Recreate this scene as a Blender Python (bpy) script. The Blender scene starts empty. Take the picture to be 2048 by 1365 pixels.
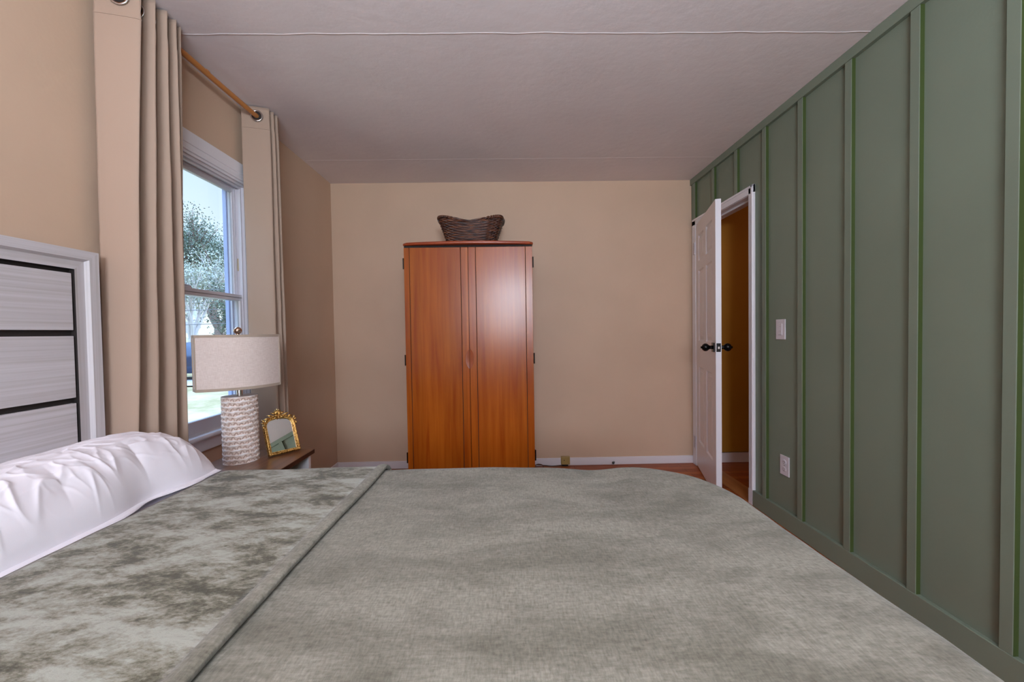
import bpy, bmesh, math, random
from mathutils import Vector, Matrix, noise
random.seed(7)
PI = math.pi
C = bpy.context.scene.collection
scene = bpy.context.scene

# ------------------------------------------------------------------ camera
CAM_H = 1.1632
F_PX, YAW, PITCH, ROLL = 805.4, 0.0150, 0.0230, 0.0153
cd = bpy.data.cameras.new('camera'); cam = bpy.data.objects.new('camera', cd); C.objects.link(cam)
cd.sensor_fit = 'HORIZONTAL'; cd.sensor_width = 36.0; cd.lens = F_PX / 2048 * 36.0
cd.clip_start = 0.02; cd.clip_end = 300
def world_to_cam(v):
    X, Y, Z = v
    c, s = math.cos(YAW), math.sin(YAW); x = c*X - s*Y; y = s*X + c*Y
    c, s = math.cos(PITCH), math.sin(PITCH); d = c*y - s*Z; z = s*y + c*Z
    c, s = math.cos(ROLL), math.sin(ROLL)
    return (c*x - s*z, d, s*x + c*z)
cols = [world_to_cam(e) for e in ((1,0,0),(0,1,0),(0,0,1))]
right = Vector([cols[i][0] for i in range(3)]); fwd = Vector([cols[i][1] for i in range(3)]); up = Vector([cols[i][2] for i in range(3)])
m = Matrix((right, up, -fwd)).transposed().to_4x4(); m.translation = Vector((0, 0, CAM_H))
cam.matrix_world = m
scene.camera = cam

# ------------------------------------------------------------------ world, sun, large lights, exposure
W = bpy.data.worlds.new('world'); scene.world = W; W.use_nodes = True
nt = W.node_tree; nt.nodes.clear()
wo = nt.nodes.new('ShaderNodeOutputWorld'); bg = nt.nodes.new('ShaderNodeBackground')
tc = nt.nodes.new('ShaderNodeTexCoord'); sp = nt.nodes.new('ShaderNodeSeparateXYZ'); rp = nt.nodes.new('ShaderNodeValToRGB')
rp.color_ramp.elements[0].position = 0.0; rp.color_ramp.elements[0].color = (0.86, 0.97, 1.0, 1)
rp.color_ramp.elements[1].position = 0.6; rp.color_ramp.elements[1].color = (0.36, 0.60, 1.0, 1)
nt.links.new(tc.outputs['Generated'], sp.inputs[0]); nt.links.new(sp.outputs['Z'], rp.inputs[0])
nt.links.new(rp.outputs[0], bg.inputs[0]); nt.links.new(bg.outputs[0], wo.inputs[0])
mr = nt.nodes.new('ShaderNodeMapRange'); nt.links.new(sp.outputs['Z'], mr.inputs[0])      # sky grows brighter above 25 degrees
for i, v in ((1, 0.40), (2, 0.62), (3, 1.3), (4, 7.5)): mr.inputs[i].default_value = v
nt.links.new(mr.outputs[0], bg.inputs[1])

def light(name, kind, loc, energy, color, size=None, size_y=None, aim=None):
    d = bpy.data.lights.new(name, kind); d.energy = energy; d.color = color
    o = bpy.data.objects.new(name, d); C.objects.link(o); o.location = loc
    if kind == 'AREA':
        d.shape = 'RECTANGLE'; d.size = size; d.size_y = size_y or size
    elif kind == 'POINT': d.shadow_soft_size = size or 0.1
    if aim: o.rotation_euler = (Vector(aim) - Vector(loc)).to_track_quat('-Z', 'Y').to_euler()
    return o
sun = light('sun', 'SUN', (10, 0, 20), 1.3, (1.0, 0.97, 0.9), aim=(2, 6, 0)); sun.data.angle = 0.01
light('rear_fill', 'AREA', (0.10, -1.93, 1.66), 80, (0.83, 0.945, 1.09), 0.95, 0.95, aim=(0.10, 3.0, 1.5))  # added fill behind the camera, the back wall has no window
light('ceiling_bounce_fill', 'AREA', (0.20, -0.60, 1.80), 62, (0.84, 0.955, 1.09), 0.4, 0.4, aim=(0.18, -0.45, 2.44))  # added fill aimed up to bounce off the ceiling, no fixture here
por = light('window_portal', 'AREA', (-1.60, 1.965, 1.355), 1, (1, 1, 1), 0.72, 1.33, aim=(0, 1.965, 1.355)); por.data.cycles.is_portal = True
scene.view_settings.view_transform = 'Standard'; scene.view_settings.look = 'None'
scene.view_settings.exposure = 0.0; scene.view_settings.gamma = 1.0; scene.view_settings.use_curve_mapping = False
cy = scene.cycles
cy.use_denoising = True; cy.max_bounces = 8; cy.diffuse_bounces = 5; cy.glossy_bounces = 4; cy.transparent_max_bounces = 12
cy.sample_clamp_indirect = 6.0; cy.caustics_reflective = False; cy.caustics_refractive = False

# ------------------------------------------------------------------ room dimensions
XR, XL, YF, H, YB = 1.618, -1.4635, 3.458, 2.44, -2.0

# ------------------------------------------------------------------ materials
def mat(name, col, rough=0.6, metal=0.0, spec=0.5, sheen=0.0, coat=0.0):
    mt = bpy.data.materials.new(name); mt.use_nodes = True
    b = mt.node_tree.nodes['Principled BSDF']
    b.inputs['Base Color'].default_value = (*col, 1); b.inputs['Roughness'].default_value = rough
    b.inputs['Metallic'].default_value = metal; b.inputs['Specular IOR Level'].default_value = spec
    b.inputs['Sheen Weight'].default_value = sheen; b.inputs['Coat Weight'].default_value = coat
    b.inputs['Coat Roughness'].default_value = 0.15
    return mt
def N(mt, t, **kw):
    n = mt.node_tree.nodes.new(t)
    for k, v in kw.items():
        if k in n.inputs.keys(): n.inputs[k].default_value = v
        else: setattr(n, k, v)
    return n
def L(mt, a, b): mt.node_tree.links.new(a, b)
def coords(mt, scale=(1,1,1), rot=(0,0,0)):
    t = N(mt, 'ShaderNodeTexCoord'); mp = N(mt, 'ShaderNodeMapping')
    mp.inputs['Scale'].default_value = scale; mp.inputs['Rotation'].default_value = rot
    L(mt, t.outputs['Object'], mp.inputs[0]); return mp.outputs[0]
def ramp(mt, fac, stops):
    r = N(mt, 'ShaderNodeValToRGB'); e = r.color_ramp.elements
    while len(e) < len(stops): e.new(0.5)
    for i, (p, c) in enumerate(stops): e[i].position = p; e[i].color = (*c, 1)
    L(mt, fac, r.inputs[0]); return r.outputs[0]
def noise_fac(mt, co, scale, detail=4, rough=0.5, dist=0.0):
    n = N(mt, 'ShaderNodeTexNoise'); n.inputs['Scale'].default_value = scale; n.inputs['Detail'].default_value = detail
    n.inputs['Roughness'].default_value = rough; n.inputs['Distortion'].default_value = dist
    L(mt, co, n.inputs['Vector']); return n.outputs['Fac']
def bump(mt, fac, strength, dist=0.01):
    b = N(mt, 'ShaderNodeBump'); b.inputs['Strength'].default_value = strength; b.inputs['Distance'].default_value = dist
    L(mt, fac, b.inputs['Height']); L(mt, b.outputs[0], mt.node_tree.nodes['Principled BSDF'].inputs['Normal']); return b
def setcol(mt, out): L(mt, out, mt.node_tree.nodes['Principled BSDF'].inputs['Base Color'])
def mixc(mt, fac, a, b, mode='MIX'):
    n = N(mt, 'ShaderNodeMix', data_type='RGBA', blend_type=mode)
    for s, v in ((n.inputs[0], fac), (n.inputs[6], a), (n.inputs[7], b)):
        if hasattr(v, 'node'): L(mt, v, s)
        else: s.default_value = v if isinstance(v, (int, float)) else (*v, 1)
    return n.outputs[2]

def paint(name, col, rough=0.55, bs=0.12, sc=60):
    mt = mat(name, col, rough, spec=0.3); co = coords(mt)
    f = noise_fac(mt, co, 3.0, 3)
    setcol(mt, ramp(mt, f, [(0.3, tuple(c*0.97 for c in col)), (0.7, tuple(min(1, c*1.03) for c in col))]))
    bump(mt, noise_fac(mt, co, sc, 3), bs, 0.004); return mt
M_beige = paint('beige_paint', (0.62, 0.44, 0.315))
M_ceil = paint('ceiling_paint', (0.80, 0.73, 0.735), 0.8, 0.35, 22)
M_green = paint('green_paint', (0.185, 0.220, 0.165), 0.38, 0.08, 90)
M_gedge = paint('olive_green_edge', (0.055, 0.080, 0.022), 0.5, 0.08, 90)  # batten edges, a darker olive than the batten faces
M_white = mat('white_trim_paint', (0.80, 0.765, 0.80), 0.35)
M_whited = mat('white_door_paint', (0.82, 0.79, 0.83), 0.33)
M_vinyl = mat('white_vinyl', (0.66, 0.62, 0.66), 0.3)
M_hall = paint('hall_paint', (0.42, 0.19, 0.022))
M_black = mat('black_metal', (0.008, 0.007, 0.007), 0.25, 0.6)
M_rubber = mat('black_rubber', (0.012, 0.011, 0.011), 0.5)
M_dark = mat('dark_gap', (0.018, 0.012, 0.010), 0.8)
M_chrome = mat('brushed_steel', (0.62, 0.58, 0.56), 0.22, 1.0)
M_hinge = mat('painted_hinge', (0.60, 0.56, 0.60), 0.3, 0.3)
M_ext = mat('exterior_skylit_white', (0.48, 0.54, 0.78), 0.5)  # white frame with the blue of the skylight mixed into its colour

def wood_floor():
    mt = mat('red_brown_floorboards', (0.2, 0.06, 0.02), 0.35, spec=0.15, coat=0.0)
    co = coords(mt)
    br = N(mt, 'ShaderNodeTexBrick'); L(mt, co, br.inputs['Vector'])
    br.offset = 0.37; br.inputs['Scale'].default_value = 1.0; br.inputs['Brick Width'].default_value = 0.9; br.inputs['Row Height'].default_value = 0.06
    br.inputs['Mortar Size'].default_value = 0.0012; br.inputs['Color1'].default_value = (0.30, 0.070, 0.016, 1)
    br.inputs['Color2'].default_value = (0.46, 0.145, 0.035, 1); br.inputs['Mortar'].default_value = (0.03, 0.006, 0.003, 1)
    co2 = coords(mt, (3, 40, 3)); g = noise_fac(mt, co2, 3, 6)
    setcol(mt, mixc(mt, 1.0, br.outputs['Color'], ramp(mt, g, [(0.3, (0.6, 0.5, 0.5)), (0.7, (1.15, 1.1, 1.1))]), 'MULTIPLY')); return mt
M_floor = wood_floor()
def wood(name, c1, c2, rough, axis='z', coat=0.0, gs=1.0, wide=None):
    mt = mat(name, c1, rough, coat=coat)
    s = {'z': (14, 14, 0.7), 'x': (0.7, 14, 14), 'y': (14, 0.7, 14)}[axis]
    co = coords(mt, tuple(v*gs for v in s)); g = noise_fac(mt, co, 2.0, 7, 0.55, 0.3)
    out = ramp(mt, g, [(0.32, c1), (0.68, c2)])
    if wide:
        co2 = coords(mt, wide); vr = N(mt, 'ShaderNodeTexVoronoi', feature='F1', distance='CHEBYCHEV')
        L(mt, co2, vr.inputs['Vector']); vr.inputs['Scale'].default_value = 1.0; vr.inputs['Randomness'].default_value = 0.6
        sep = N(mt, 'ShaderNodeSeparateColor'); L(mt, vr.outputs['Color'], sep.inputs[0])
        out = mixc(mt, 1.0, out, ramp(mt, sep.outputs[0], [(0, (0.88, 0.86, 0.84)), (1, (1.1, 1.1, 1.1))]), 'MULTIPLY')
    setcol(mt, out); return mt
M_cherry = wood('cherry_veneer', (0.31, 0.054, 0.003), (0.45, 0.112, 0.008), 0.25, 'z', 0.0, wide=(9, 9, 0.2))
M_cherry.node_tree.nodes['Principled BSDF'].inputs['Specular IOR Level'].default_value = 0.38
M_cherry_edge = wood('cherry_edge', (0.28, 0.040, 0.010), (0.38, 0.070, 0.016), 0.3, 'x', 0.1)
M_rod = wood('amber_wood', (0.42, 0.15, 0.035), (0.55, 0.22, 0.06), 0.35, 'y', gs=1.5)
M_walnut = wood('walnut_top', (0.11, 0.042, 0.018), (0.20, 0.085, 0.038), 0.28, 'y', 0.3, gs=1.6)
def streaky(name, ax):
    mt = mat(name, (0.6, 0.57, 0.56), 0.45)
    s = {'y': (30, 0.6, 60), 'z': (30, 60, 0.6)}[ax]
    co = coords(mt, s); g = noise_fac(mt, co, 1.6, 8, 0.72, 0.0)
    co2 = coords(mt, tuple(v*0.22 for v in s)); g2 = noise_fac(mt, co2, 1.5, 4, 0.5)
    a = ramp(mt, g, [(0.28, (0.50, 0.46, 0.44)), (0.52, (0.66, 0.62, 0.64)), (0.75, (0.74, 0.71, 0.74))])
    setcol(mt, mixc(mt, 1.0, a, ramp(mt, g2, [(0.3, (0.86, 0.85, 0.84)), (0.7, (1, 1, 1))]), 'MULTIPLY'))
    bump(mt, g, 0.15, 0.002); return mt
M_hbH = streaky('streaked_white_laminate', 'y'); M_hbV = streaky('streaked_white_laminate_upright', 'z')
def cloth(name, c, rough=0.85, sheen=0.2, sc=900, bs=0.15):
    mt = mat(name, c, rough, spec=0.2, sheen=sheen); co = coords(mt)
    bump(mt, noise_fac(mt, co, sc, 2), bs, 0.001); return mt
M_curtain = cloth('beige_curtain_cloth', (0.43, 0.305, 0.23), 0.75)
M_sheet = cloth('white_cotton', (0.86, 0.81, 0.86), 0.8, 0.1)
def linen():
    mt = mat('oatmeal_linen', (0.6, 0.45, 0.36), 0.9, spec=0.1, sheen=0.3)
    f = noise_fac(mt, coords(mt, (60, 60, 900)), 1.0, 3); g = noise_fac(mt, coords(mt, (900, 900, 60)), 1.0, 3)
    a = ramp(mt, f, [(0.3, (0.56, 0.44, 0.385)), (0.7, (0.84, 0.73, 0.68))])
    setcol(mt, mixc(mt, 0.5, a, ramp(mt, g, [(0.3, (0.62, 0.50, 0.44)), (0.7, (0.84, 0.73, 0.68))])))
    b = mt.node_tree.nodes['Principled BSDF']; return mt
M_linen = linen()
M_linentrim = cloth('linen_binding', (0.42, 0.33, 0.26), 0.9)
def chenille():
    mt = mat('sage_chenille', (0.3, 0.3, 0.25), 0.95, spec=0.05, sheen=0.15)
    b = mt.node_tree.nodes['Principled BSDF']; b.inputs['Sheen Roughness'].default_value = 0.6
    f1 = noise_fac(mt, coords(mt, (240, 60, 120)), 1.0, 4, 0.65)
    f2 = noise_fac(mt, coords(mt, (60, 200, 120)), 1.0, 3, 0.6)
    f3 = noise_fac(mt, coords(mt, (4, 9, 6)), 1.0, 6, 0.65, 0.4)
    a = ramp(mt, f1, [(0.30, (0.145, 0.131, 0.096)), (0.72, (0.40, 0.375, 0.31))])
    bb = ramp(mt, f2, [(0.30, (0.165, 0.15, 0.11)), (0.72, (0.37, 0.345, 0.285))])
    x = mixc(mt, 0.5, a, bb)
    setcol(mt, mixc(mt, 1.0, x, ramp(mt, f3, [(0.36, (0.52, 0.51, 0.47)), (0.60, (0.86, 0.855, 0.84))]), 'MULTIPLY'))
    bump(mt, f1, 0.5, 0.003); return mt
M_blanket = chenille()
def plush():
    mt = mat('sage_crushed_plush', (0.3, 0.3, 0.25), 0.8, spec=0.12, sheen=0.2)
    f = noise_fac(mt, coords(mt, (8.0, 17, 8), (0, 0, 0.45)), 1.0, 10, 0.74, 0.15)
    g = noise_fac(mt, coords(mt, (90, 160, 90), (0, 0, 0.5)), 1.0, 5, 0.7)
    k = noise_fac(mt, coords(mt, (1.6, 2.2, 2)), 1.0, 2)
    ma = N(mt, 'ShaderNodeMath', operation='MULTIPLY_ADD'); L(mt, g, ma.inputs[0]); ma.inputs[1].default_value = 0.22; L(mt, f, ma.inputs[2])
    mb = N(mt, 'ShaderNodeMath', operation='MULTIPLY_ADD'); L(mt, k, mb.inputs[0]); mb.inputs[1].default_value = 0.20; L(mt, ma.outputs[0], mb.inputs[2])
    col = ramp(mt, mb.outputs[0], [(0.595, (0.055, 0.048, 0.026)), (0.655, (0.125, 0.112, 0.072)), (0.70, (0.215, 0.200, 0.150)), (0.80, (0.35, 0.35, 0.295))])
    setcol(mt, col)
    bump(mt, mb.outputs[0], 0.6, 0.006); return mt
M_plush = plush()
def glass_mat():
    mt = bpy.data.materials.new('window_glass'); mt.use_nodes = True; n = mt.node_tree; n.nodes.clear()
    o = n.nodes.new('ShaderNodeOutputMaterial'); mx = n.nodes.new('ShaderNodeMixShader')
    tr = n.nodes.new('ShaderNodeBsdfTransparent'); gl = n.nodes.new('ShaderNodeBsdfGlossy'); gl.inputs['Roughness'].default_value = 0.02
    tr.inputs[0].default_value = (0.97, 0.98, 0.98, 1)
    fr = n.nodes.new('ShaderNodeFresnel'); fr.inputs[0].default_value = 1.15
    n.links.new(fr.outputs[0], mx.inputs[0]); n.links.new(tr.outputs[0], mx.inputs[1]); n.links.new(gl.outputs[0], mx.inputs[2]); n.links.new(mx.outputs[0], o.inputs[0])
    return mt
M_glass = glass_mat()

# ------------------------------------------------------------------ mesh helpers
class MB:
    def __init__(s): s.v = []; s.f = []; s.mi = []; s.sm = []; s.attr = None
    def add(s, verts, faces, mi=0, smooth=False, M=None):
        o = len(s.v)
        s.v += [tuple(M @ Vector(p)) if M else tuple(p) for p in verts]
        for f in faces: s.f.append(tuple(o+i for i in f)); s.mi.append(mi); s.sm.append(smooth)
    def box(s, x0, x1, y0, y1, z0, z1, mi=0, M=None, b=0.0):
        if x0 > x1: x0, x1 = x1, x0
        if y0 > y1: y0, y1 = y1, y0
        if z0 > z1: z0, z1 = z1, z0
        if b > 0:
            bm = bmesh.new(); vs = [bm.verts.new(p) for p in [(x,y,z) for x in (x0,x1) for y in (y0,y1) for z in (z0,z1)]]
            for f in ((0,1,3,2),(4,6,7,5),(0,4,5,1),(2,3,7,6),(0,2,6,4),(1,5,7,3)): bm.faces.new([vs[i] for i in f])
            bmesh.ops.bevel(bm, geom=bm.edges[:], offset=b, segments=2, affect='EDGES', profile=0.5)
            bm.verts.index_update()
            s.add([v.co[:] for v in bm.verts], [[v.index for v in f.verts] for f in bm.faces], mi, False, M); bm.free(); return
        v = [(x,y,z) for x in (x0,x1) for y in (y0,y1) for z in (z0,z1)]
        s.add(v, [(0,1,3,2),(4,6,7,5),(0,4,5,1),(2,3,7,6),(0,2,6,4),(1,5,7,3)], mi, False, M)
    def grid(s, P, mi=0, smooth=True, close_u=False, close_v=False, M=None):
        nu, nv = len(P), len(P[0]); v = [p for r in P for p in r]; f = []
        for i in range(nu if close_u else nu-1):
            for j in range(nv if close_v else nv-1):
                a, b = i, (i+1) % nu; c, d = j, (j+1) % nv
                f.append((a*nv+c, b*nv+c, b*nv+d, a*nv+d))
        s.add(v, f, mi, smooth, M)
    def tube(s, pts, r, seg=8, mi=0, cap=True, M=None):
        pts = [Vector(p) for p in pts]; rs = r if isinstance(r, (list, tuple)) else [r]*len(pts); rings = []
        t0 = (pts[1]-pts[0]).normalized(); n0 = t0.orthogonal().normalized()
        for i, p in enumerate(pts):
            t = (pts[min(i+1, len(pts)-1)] - pts[max(i-1, 0)]).normalized()
            n0 = (n0 - t*n0.dot(t)); n0 = n0.normalized() if n0.length > 1e-6 else t.orthogonal().normalized(); b = t.cross(n0)
            rings.append([tuple(p + (n0*math.cos(a)+b*math.sin(a))*rs[i]) for a in [2*PI*k/seg for k in range(seg)]])
        s.grid(rings, mi, True, close_v=True, M=M)
        if cap:
            s.add(rings[0], [tuple(range(seg))[::-1]], mi, False, M); s.add(rings[-1], [tuple(range(seg))], mi, False, M)
    def lathe(s, prof, seg=32, mi=0, M=None, smooth=True):
        s.grid([[(r*math.cos(a), r*math.sin(a), z) for a in [2*PI*k/seg for k in range(seg)]] for r, z in prof], mi, smooth, close_v=True, M=M)
    def ball(s, c, r, mi=0, seg=20, sc=(1,1,1)):
        n = seg//2
        s.grid([[(c[0]+sc[0]*r*math.sin(PI*i/n)*math.cos(2*PI*k/seg), c[1]+sc[1]*r*math.sin(PI*i/n)*math.sin(2*PI*k/seg), c[2]+sc[2]*r*math.cos(PI*i/n)) for k in range(seg)] for i in range(n+1)], mi, True, close_v=True)
    def build(s, name, mats, parent=None, loc=None):
        me = bpy.data.meshes.new(name)
        v = s.v
        me.from_pydata(v, [], s.f); me.update()
        if not isinstance(mats, (list, tuple)): mats = [mats]
        for mm in mats: me.materials.append(mm)
        me.polygons.foreach_set('material_index', s.mi); me.polygons.foreach_set('use_smooth', s.sm)
        bm = bmesh.new(); bm.from_mesh(me); bmesh.ops.recalc_face_normals(bm, faces=bm.faces[:]); bm.to_mesh(me); bm.free()
        me.update()
        o = bpy.data.objects.new(name, me); C.objects.link(o)
        if parent:
            o.parent = parent
            if parent.type == 'EMPTY': o.matrix_parent_inverse = Matrix.Translation(-parent.location)
        return o
def empty(name, loc, label=None, cat=None, group=None, kind=None):
    o = bpy.data.objects.new(name, None); C.objects.link(o); o.location = loc; o.empty_display_size = 0.1
    tag(o, label, cat, group, kind); return o
def tag(o, label=None, cat=None, group=None, kind=None):
    if label: o['label'] = label
    if cat: o['category'] = cat
    if group: o['group'] = group
    if kind: o['kind'] = kind
    return o
def struct(mb, name, mats, parent=None): return tag(mb.build(name, mats, parent), kind=None if parent else 'structure')
def addmod(o, t, **kw):
    md = o.modifiers.new(t.lower(), t)
    for k, v in kw.items(): setattr(md, k, v)
    return md
def frame_matrix(o, ex, ey, ez):
    mm = Matrix((Vector(ex), Vector(ey), Vector(ez))).transposed().to_4x4(); mm.translation = Vector(o); return mm

# ================================================================== SETTING
HX1 = 3.0      # hallway far side
WT = 0.115     # inner wall thickness
b_ = MB(); b_.box(XL-0.112, XR+WT*0.5, YB-0.1, YF+0.12, -0.12, 0); struct(b_, 'floor', M_floor)
b_ = MB(); b_.box(XR+WT*0.5, HX1+0.1, 1.3, YF+0.12, -0.12, 0); struct(b_, 'floor_hall', M_floor)
b_ = MB(); b_.box(XR-0.012, XR+WT+0.01, 2.636, 3.36, -0.0005, 0.006, b=0.002); struct(b_, 'trim_threshold', wood('threshold_oak', (0.30, 0.10, 0.03), (0.42, 0.17, 0.05), 0.3, 'y'))
# ceiling with board seams
b_ = MB(); b_.box(XL-0.112, HX1+0.1, YB-0.1, YF+0.12, H, H+0.12)
for y0, amp, w in ((1.751, 0.004, 0.004), (3.001, 0.0028, 0.004)):
    n = 120; top = []; 
    for sgn, dz in ((-1, 0.0005), (-0.4, -amp*0.35), (0.4, -amp*0.35), (1, 0.0005)):
        top.append([(XL + (XR-XL)*i/n, y0 + 0.006*noise.noise(Vector((i*0.21, y0, 0))) + sgn*w*(1+0.5*noise.noise(Vector((i*0.5, 3, y0)))), H+dz) for i in range(n+1)])
    b_.grid(top)
struct(b_, 'ceiling', M_ceil)
# far wall
b_ = MB(); b_.box(XL-0.112, XR+0.0, YF, YF+0.12, 0, H); struct(b_, 'wall_far', M_beige)
b_ = MB(); b_.box(XR+WT, HX1, YF, YF+0.12, 0, H); b_.box(XR, XR+WT, YF, YF+0.12, 0, H)
struct(b_, 'wall_hall_far', M_hall)
b_ = MB(); b_.box(HX1, HX1+0.1, 1.3, YF+0.12, 0, H); struct(b_, 'wall_hall_right', M_hall)
b_ = MB(); b_.box(XR+WT, HX1+0.1, 1.3, 1.4, 0, H); struct(b_, 'wall_hall_near', M_hall)
b_ = MB(); b_.box(XR+WT, HX1, YF-0.014, YF, 0, 0.085); b_.box(XR+WT, HX1, YF-0.017, YF, 0.078, 0.085); struct(b_, 'baseboard_hall', M_white)
# back wall
b_ = MB(); b_.box(XL-0.112, XR+WT, YB-0.1, YB, 0, H); struct(b_, 'wall_back', M_beige)
# left wall with window opening
WY0, WY1, WZ0, WZ1 = 1.62, 2.322, 0.70, 2.01
b_ = MB(); xo = XL-0.112
b_.box(xo, XL, YB-0.1, WY0, 0, H); b_.box(xo, XL, WY1, YF, 0, H); b_.box(xo, XL, WY0, WY1, 0, WZ0-0.0225); b_.box(xo, XL, WY0, WY1, WZ1, H)
struct(b_, 'wall_left', M_beige)
# right wall with door opening
DY0, DY1, DZ = 2.636, 3.375, 2.036
b_ = MB()
b_.box(XR, XR+WT, YB-0.1, DY0-0.012, 0, H); b_.box(XR, XR+WT, DY1+0.012, YF, 0, H); b_.box(XR, XR+WT, DY0-0.012, DY1+0.012, DZ+0.012, H)
struct(b_, 'wall_right', M_green)
# baseboards
b_ = MB(); b_.box(XL, XR-0.0, YF-0.013, YF, 0, 0.066, b=0.003); struct(b_, 'baseboard_far', M_white)
b_ = MB(); b_.box(XL, XL+0.013, YB, YF-0.013, 0, 0.066, b=0.003); struct(b_, 'baseboard_left', M_white)
b_ = MB(); b_.box(XR-0.02, XR, YB, 2.588, 0, 0.1025, b=0.0025); struct(b_, 'baseboard_right', M_green)
# top rail and battens on the green wall
b_ = MB(); b_.box(XR-0.021, XR, YB, YF, H-0.05, H-0.0005, b=0.0015); struct(b_, 'trim_1', M_green)
k = 2
for i in range(-1, 14):
    y = 3.0645 - 0.3047*i; y1 = y + 0.038
    if i == -1: y, y1 = 3.372, YF - 0.03
    z0 = DZ+0.054 if i in (-1, 0, 1) else 0.1025
    b_ = MB(); b_.box(XR-0.0179, XR, y, y1, z0, H-0.05, b=0.002)
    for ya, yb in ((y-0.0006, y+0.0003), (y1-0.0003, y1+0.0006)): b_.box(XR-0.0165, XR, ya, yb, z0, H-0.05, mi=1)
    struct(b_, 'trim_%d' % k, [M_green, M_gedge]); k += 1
b_ = MB(); b_.box(XR-0.008, XR, YF-0.012, YF, DZ+0.054, H-0.05); struct(b_, 'trim_%d' % k, M_green); k += 1
# door casing (one moulding run) and jambs
b_ = MB()
b_.box(XR-0.016, XR, 2.585, DY0, 0.1, DZ+0.055, b=0.003); b_.box(XR-0.018, XR, 2.596, DY0, 0.0, 0.1)
b_.box(XR-0.021, XR-0.008, 2.588, 2.606, 0.1, DZ+0.052, b=0.003)
b_.box(XR-0.016, XR, 2.585, YF-0.022, DZ, DZ+0.055, b=0.003); b_.box(XR-0.021, XR-0.008, 2.588, YF-0.03, DZ+0.036, DZ+0.052, b=0.003)
b_.box(XR-0.016, XR, DY1, YF-0.022, 0, DZ+0.055, b=0.003)
for y0, y1 in ((DY0-0.012, DY0+0.004), (DY1-0.004, DY1+0.012)): b_.box(XR-0.006, XR+WT+0.004, y0, y1, 0, DZ)
b_.box(XR-0.006, XR+WT+0.004, DY0-0.012, DY1+0.012, DZ-0.002, DZ+0.012)
b_.box(XR+0.042, XR+0.054, DY0, DY0+0.012, 0, DZ); b_.box(XR+0.042, XR+0.054, DY0, DY1, DZ-0.014, DZ)
b_.box(XR+WT, XR+WT+0.012, DY0-0.06, DY0-0.006, 0, DZ+0.055); b_.box(XR+WT, XR+WT+0.012, DY0-0.06, DY1+0.05, DZ+0.006, DZ+0.06)
struct(b_, 'trim_door_casing', M_white)
light('hall_fill', 'POINT', (2.45, 1.9, 2.1), 5.0, (1.0, 0.62, 0.30), 0.08)  # added warm fill to brighten the hall, no fixture behind it

# ---- door leaf (ajar), six raised panels
hinge = Vector((XR-0.012, 3.372, 0.0)); free = Vector((1.412, 2.690, 0.0))
ey = (free-hinge).normalized(); DW = 0.712; ex = Vector((0,0,1)).cross(ey)   # ex points ... away from room or into it
if ex.x > 0: ex = -ex      # ex = towards the room
DM = frame_matrix(hinge, ey, -ex, (0,0,1)) if Vector(ey).cross(-ex).z > 0 else frame_matrix(hinge, ey, -ex, (0,0,1))
# local: X along leaf, Y = away from the room (thickness), Z up
def door_leaf():
    b = MB(); T = 0.035
    w0 = 0.105; w1 = 0.085; pw = (DW - 2*w0 - w1)/2
    colsx = [(w0, w0+pw), (w0+pw+w1, w0+2*pw+w1)]; rows = [(0.235, 0.855), (1.065, 1.640), (1.715, 1.925)]
    bm = bmesh.new()
    for side, yy in ((0, 0.0), (1, T)):
        xs = [0, colsx[0][0], colsx[0][1], colsx[1][0], colsx[1][1], DW]; zs = [0.012, rows[0][0], rows[0][1], rows[1][0], rows[1][1], rows[2][0], rows[2][1], DZ-0.008]
        sg = 1 if side == 0 else -1
        for i in range(5):
            for j in range(7):
                x0, x1, z0, z1 = xs[i], xs[i+1], zs[j], zs[j+1]
                if i in (1, 3) and j in (1, 3, 5):
                    rings = [(0, 0), (0.010, 0.009), (0.017, 0.009), (0.040, 0.002)]
                    for a in range(len(rings)):
                        m0, d0 = rings[a]
                        if a < len(rings)-1:
                            m1, d1 = rings[a+1]
                            q0 = [(x0+m0, z0+m0), (x1-m0, z0+m0), (x1-m0, z1-m0), (x0+m0, z1-m0)]
                            q1 = [(x0+m1, z0+m1), (x1-m1, z0+m1), (x1-m1, z1-m1), (x0+m1, z1-m1)]
                            for e in range(4):
                                f = (e+1) % 4
                                b.add([(q0[e][0], yy+sg*d0, q0[e][1]), (q0[f][0], yy+sg*d0, q0[f][1]), (q1[f][0], yy+sg*d1, q1[f][1]), (q1[e][0], yy+sg*d1, q1[e][1])], [(0,1,2,3)], M=DM)
                        else:
                            b.add([(x0+m0, yy+sg*d0, z0+m0), (x1-m0, yy+sg*d0, z0+m0), (x1-m0, yy+sg*d0, z1-m0), (x0+m0, yy+sg*d0, z1-m0)], [(0,1,2,3)], M=DM)
                else: b.add([(x0, yy, z0), (x1, yy, z0), (x1, yy, z1), (x0, yy, z1)], [(0,1,2,3)], M=DM)
    z0, z1 = 0.012, DZ-0.008
    b.add([(0,0,z0),(0,T,z0),(0,T,z1),(0,0,z1)], [(0,1,2,3)], M=DM); b.add([(DW,0,z0),(DW,T,z0),(DW,T,z1),(DW,0,z1)], [(0,1,2,3)], M=DM)
    b.add([(0,0,z0),(DW,0,z0),(DW,T,z0),(0,T,z0)], [(0,1,2,3)], M=DM); b.add([(0,0,z1),(DW,0,z1),(DW,T,z1),(0,T,z1)], [(0,1,2,3)], M=DM)
    return b
door = struct(door_leaf(), 'door_1', M_whited)
KZ = 1.035; KX = DW-0.062
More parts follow.
